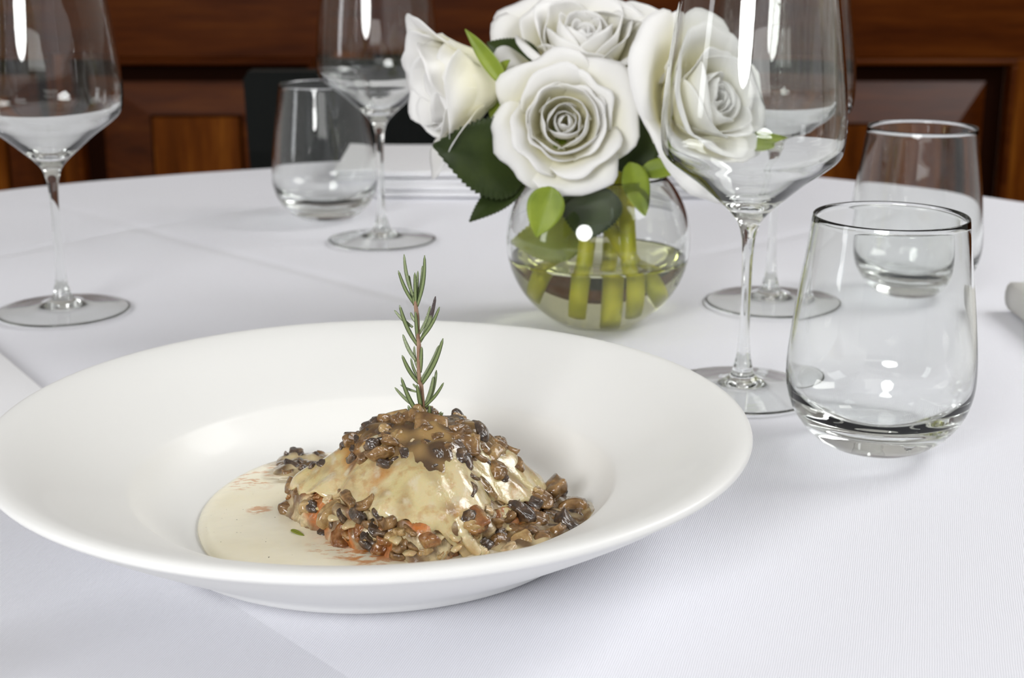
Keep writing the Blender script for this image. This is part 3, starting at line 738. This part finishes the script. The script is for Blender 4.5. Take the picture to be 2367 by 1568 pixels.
n = N(M_GRAVY); a = n.n('ShaderNodeVertexColor'); a.layer_name = 'Col'; n.l(a.outputs[0], n.b.inputs['Base Color'])
n.l(n.bump(n.noise(n.coord('Object'), 380, 2), .0008, .5), n.b.inputs['Normal'])
mesh_obj('gravy', vs, grid_faces(NR, NA, True), M_GRAVY, lz, cols=cols)
M_CHEESE = mat('melted cheese', (.66, .55, .33), .2, Subsurface_Weight=.3, Subsurface_Scale=.003, Coat_Weight=.6, Coat_Roughness=.08)
n = N(M_CHEESE); n.l(n.ramp(n.noise(n.coord('Object'), 150, 3), [(.35, (.50, .36, .17)), (.6, (.70, .60, .38))]), n.b.inputs['Base Color'])
n.l(n.bump(n.noise(n.coord('Object'), 260, 2), .0010, .5), n.b.inputs['Normal'])
for pth, w_ in ((((1470, 700), (1510, 780), (1535, 850), (1600, 900)), 34), (((1560, 850), (1590, 870), (1610, 890), (1640, 900)), 26)):
    pts = bez(*[Vector(hit(430+X/K, 900+Y/K))-LZ for X, Y in pth], 22)
    pts = [p+Vector((p.x*.035, -.0012, .0002)) for p in pts]
    tube('melted_cheese', pts, [max(.0005, 1.2*w_/K/5600*(.45+math.sin(PI*(i+.5)/22)*.45+.5*noise.noise(Vector((i*.4, w_, 0))))) for i in range(22)], M_CHEESE, lz, 12)
# heaps of mushroom on the sauce, right and left of the mound
def heap(label, items, gl):
    c = atz(430+items[0][0]/K, 900+items[0][1]/K, SZ); r = empty('mushroom_heap', (c.x, c.y, SZ)); tag(r, label, 'mushrooms', gl)
    H_ = [(hit(430+X/K, 900+Y/K), s_/K/5600*1.45) for X, Y, s_, t_ in items]; vs, cols = [], []; n1, n2 = 26, 100
    mx_, my_ = sum(p.x for p, q in H_)/len(H_), sum(p.y for p, q in H_)/len(H_)
    ro = []
    for k in range(n2):
        a = 2*PI*k/n2; ro.append(max((p.x-mx_)*math.cos(a)+(p.y-my_)*math.sin(a) for p, q in H_)*.97+.0035+.0016*noise.noise(Vector((math.cos(a)*4, math.sin(a)*4, mx_*50))))
    for i in range(n1):
        for k in range(n2):
            a = 2*PI*k/n2; q = i/(n1-1); x, y = mx_+math.cos(a)*ro[k]*q, my_+math.sin(a)*ro[k]*q
            dd = math.hypot(x-PX, y-PY)
            if dd > .0925: x, y = PX+(x-PX)*.0925/dd, PY+(y-PY)*.0925/dd; dd = .0925
            e_ = max(z_*.24*math.exp(-((p.x-x)**2+(p.y-y)**2)/(z_*.62)**2) for p, z_ in H_)
            z = max(SZ, bowl_h(dd))+(.0009+e_+noise.noise(Vector((x*170, y*170, 2)))*.0006)*(1-q**6)-.0005*(q > .97)
            vs.append(Vector((x, y, z))-r.location); m = noise.noise(Vector((x*130, y*130, 3)))
            cols.append(lerp((.13, .075, .03), (.52, .42, .24), min(1, max(0, .25+m*1.6+max(0, q-.8)*2))))
    mesh_obj('gravy', vs, grid_faces(n1, n2, True), M_GRAVY, r, cols=cols)
    for X, Y, s_, t_ in items: piece(r, hit(430+X/K, 900+Y/K), s_/K/5600, t_, rg, .6)
heap('chopped brown mushrooms heaped right of the lasagna against the bowl wall', [(2000,575,120,'b'),(2110,665,120,'b'),(2020,700,90,'d'),(1940,745,110,'b'),(2080,755,95,'d'),(1890,790,100,'b'),(1800,805,100,'b'),(1720,845,90,'b'),(1830,850,90,'t'),(1950,830,80,'b'),(1650,860,80,'b'),(2020,800,90,'b'),(2130,705,60,'d'),(1760,880,80,'c'),(1870,835,60,'d'),(2040,750,70,'b'),(1980,780,70,'d'),(1990,680,70,'b'),(1700,800,70,'d'),(1780,760,70,'b'),(1860,740,60,'b'),(2160,670,60,'b'),(2050,590,60,'d'),(2060,640,60,'t'),(1960,620,50,'b'),(1940,690,50,'d')], 'loose mushrooms on the sauce')
heap('small pile of dark chopped mushroom left of the lasagna on the sauce', [(600,372,70,'d'),(700,380,60,'d'),(560,376,45,'d'),(640,415,55,'d'),(580,440,70,'d'),(640,452,60,'d'),(560,468,45,'b'),(680,422,50,'d'),(740,365,45,'b'),(540,415,35,'d'),(610,400,35,'b'),(660,365,30,'b')], 'loose mushrooms on the sauce')
# herb flake
hf = leaf(None, atz(673, 1226, SZ+.0006), atz(702, 1236, SZ+.0006), .0007, (0, -.2, 1), M_LEAFO, .1, False); hf.name = 'herb_flake'
tag(hf, 'tiny curled green herb flake lying on the cream sauce', 'herb')

# ------------------------------------------------------------------ rosemary sprig
M_NEEDLE = mat('rosemary needle', rough=.35, Coat_Weight=.15); n = N(M_NEEDLE); a = n.n('ShaderNodeVertexColor'); a.layer_name = 'Col'; n.l(a.outputs[0], n.b.inputs['Base Color'])
n.l(n.bump(n.noise(n.coord('Object'), 1500, 2), .0003, .6), n.b.inputs['Normal'])
M_RSTEM = mat('rosemary stem', (.30, .17, .11), .6); n = N(M_RSTEM)
n.l(n.ramp(n.noise(n.coord('Object', (1, 1, .3)), 900, 3), [(.3, (.22, .10, .06)), (.7, (.42, .29, .20))]), n.b.inputs['Base Color'])
RY = .578; k2 = 3.4844
def rp(X, Y, d=0): return at(900+X/k2, 560+Y/k2, RY+d)
rs = empty('rosemary_sprig', rp(275, 1480)); tag(rs, 'upright green rosemary sprig stuck in the top of the lasagna', 'herb')
RC = rs.location.copy()
tube('stem', [rp(*q)-RC for q in ((278, 1530), (275, 1480), (270, 1300), (256, 1150), (240, 1120), (236, 1000), (238, 830), (230, 750), (218, 560), (208, 480), (205, 440))], [.0008, .0008, .00085, .0009, .00085, .0008, .0009, .0008, .0009, .0007, .0004], M_RSTEM, rs, 12)
def needle(b, t, wd, dz, dark=False):
    A = rp(*b)-RC; B = rp(*t, dz)-RC; ax = B-A; L_ = ax.length; ax.normalize()
    side = ax.cross(Vector((0, -1, 0))).normalized(); nn = side.cross(ax).normalized()
    if nn.y > 0: nn = -nn
    out = side if (side.x > 0) == (ax.x > 0) else -side
    vs, cols = [], []; n_, U = 14, 10
    for i in range(n_):
        q = i/(n_-1); w_ = wd*(max(0, math.sin(PI*(.10+.80*q)))**.45)*(1-.25*q); 
        if i == n_-1: w_ *= .35
        c = A+ax*(L_*q)+out*(L_*.045*(math.sin(PI*q)))*(1 if abs(ax.x) > .12 else 0)
        for j in range(U):
            th = 2*PI*j/U; x = math.cos(th)*w_; y = math.sin(th)*w_*.55
            if math.sin(th) > .8: y *= .35       # groove along the midrib
            vs.append(c+side*x+nn*y)
            g = (.036, .062, .014) if math.sin(th) < .75 else (.24, .30, .13)
            if dz > 0: g = lerp(g, (.26, .30, .16), .35 if math.sin(th) > 0 else .1)
            if dark and q > .55: g = (.07, .05, .05)
            cols.append(g)
    mesh_obj('needle', vs, grid_faces(n_, U, True)+[tuple(range(U))[::-1], tuple(range((n_-1)*U, n_*U))], M_NEEDLE, rs, cols=cols)
NE = [((205,505),(72,228),11,-.002),((178,440),(118,97),11,.002),((190,475),(160,268),10,.003),((212,505),(205,245),11,-.003),((225,490),(230,232),10,.002),((236,480),(266,190),10,.002),((243,512),(284,105),12,-.002),((175,505),(190,440),8,-.001),
 ((210,828),(82,508),13,-.003),((120,680),(40,548),10,.003),((198,640),(170,566),10,.002),((211,775),(210,560),11,-.003),((238,750),(232,560),9,.001),((250,740),(330,515),10,.003),((268,800),(372,436),13,.001),((255,790),(405,522),11,-.003),
 ((172,950),(108,743),12,.003),((222,1135),(102,910),13,-.003),((210,1010),(200,838),9,.002),((220,1090),(172,935),9,.001),((268,1045),(260,843),13,-.001),((268,1120),(400,832),14,.003),((272,1142),(433,775),14,-.003),
 ((265,1432),(95,1090),14,-.003),((190,1340),(43,1170),11,.002),((140,1200),(88,1150),8,.003),((240,1352),(222,1148),14,-.004),((215,1180),(188,1142),8,.002),((296,1330),(355,1082),13,.001),((345,1325),(380,1030),12,.003),((305,1320),(438,1132),10,-.003),
 ((205,1485),(150,1315),14,.001),((228,1490),(205,1385),11,.002),((170,1500),(118,1440),10,-.003),((258,1490),(208,1430),11,-.004),((325,1480),(325,1316),14,-.003),((298,1470),(292,1385),12,-.001),((365,1478),(420,1366),11,.001),((390,1482),(433,1374),10,-.002),((345,1440),(356,1372),9,.002)]
SX = ([440, 480, 560, 750, 830, 1000, 1120, 1150, 1300, 1480, 1530], [205, 208, 218, 230, 238, 236, 240, 256, 270, 275, 278])
for b, t, wd, dz in NE:
    b = (b[0]+(float(np.interp(b[1], *SX))-b[0])*.65, b[1]+6); needle(b, t, wd*1.6/k2/5900, dz, t == (372, 436))
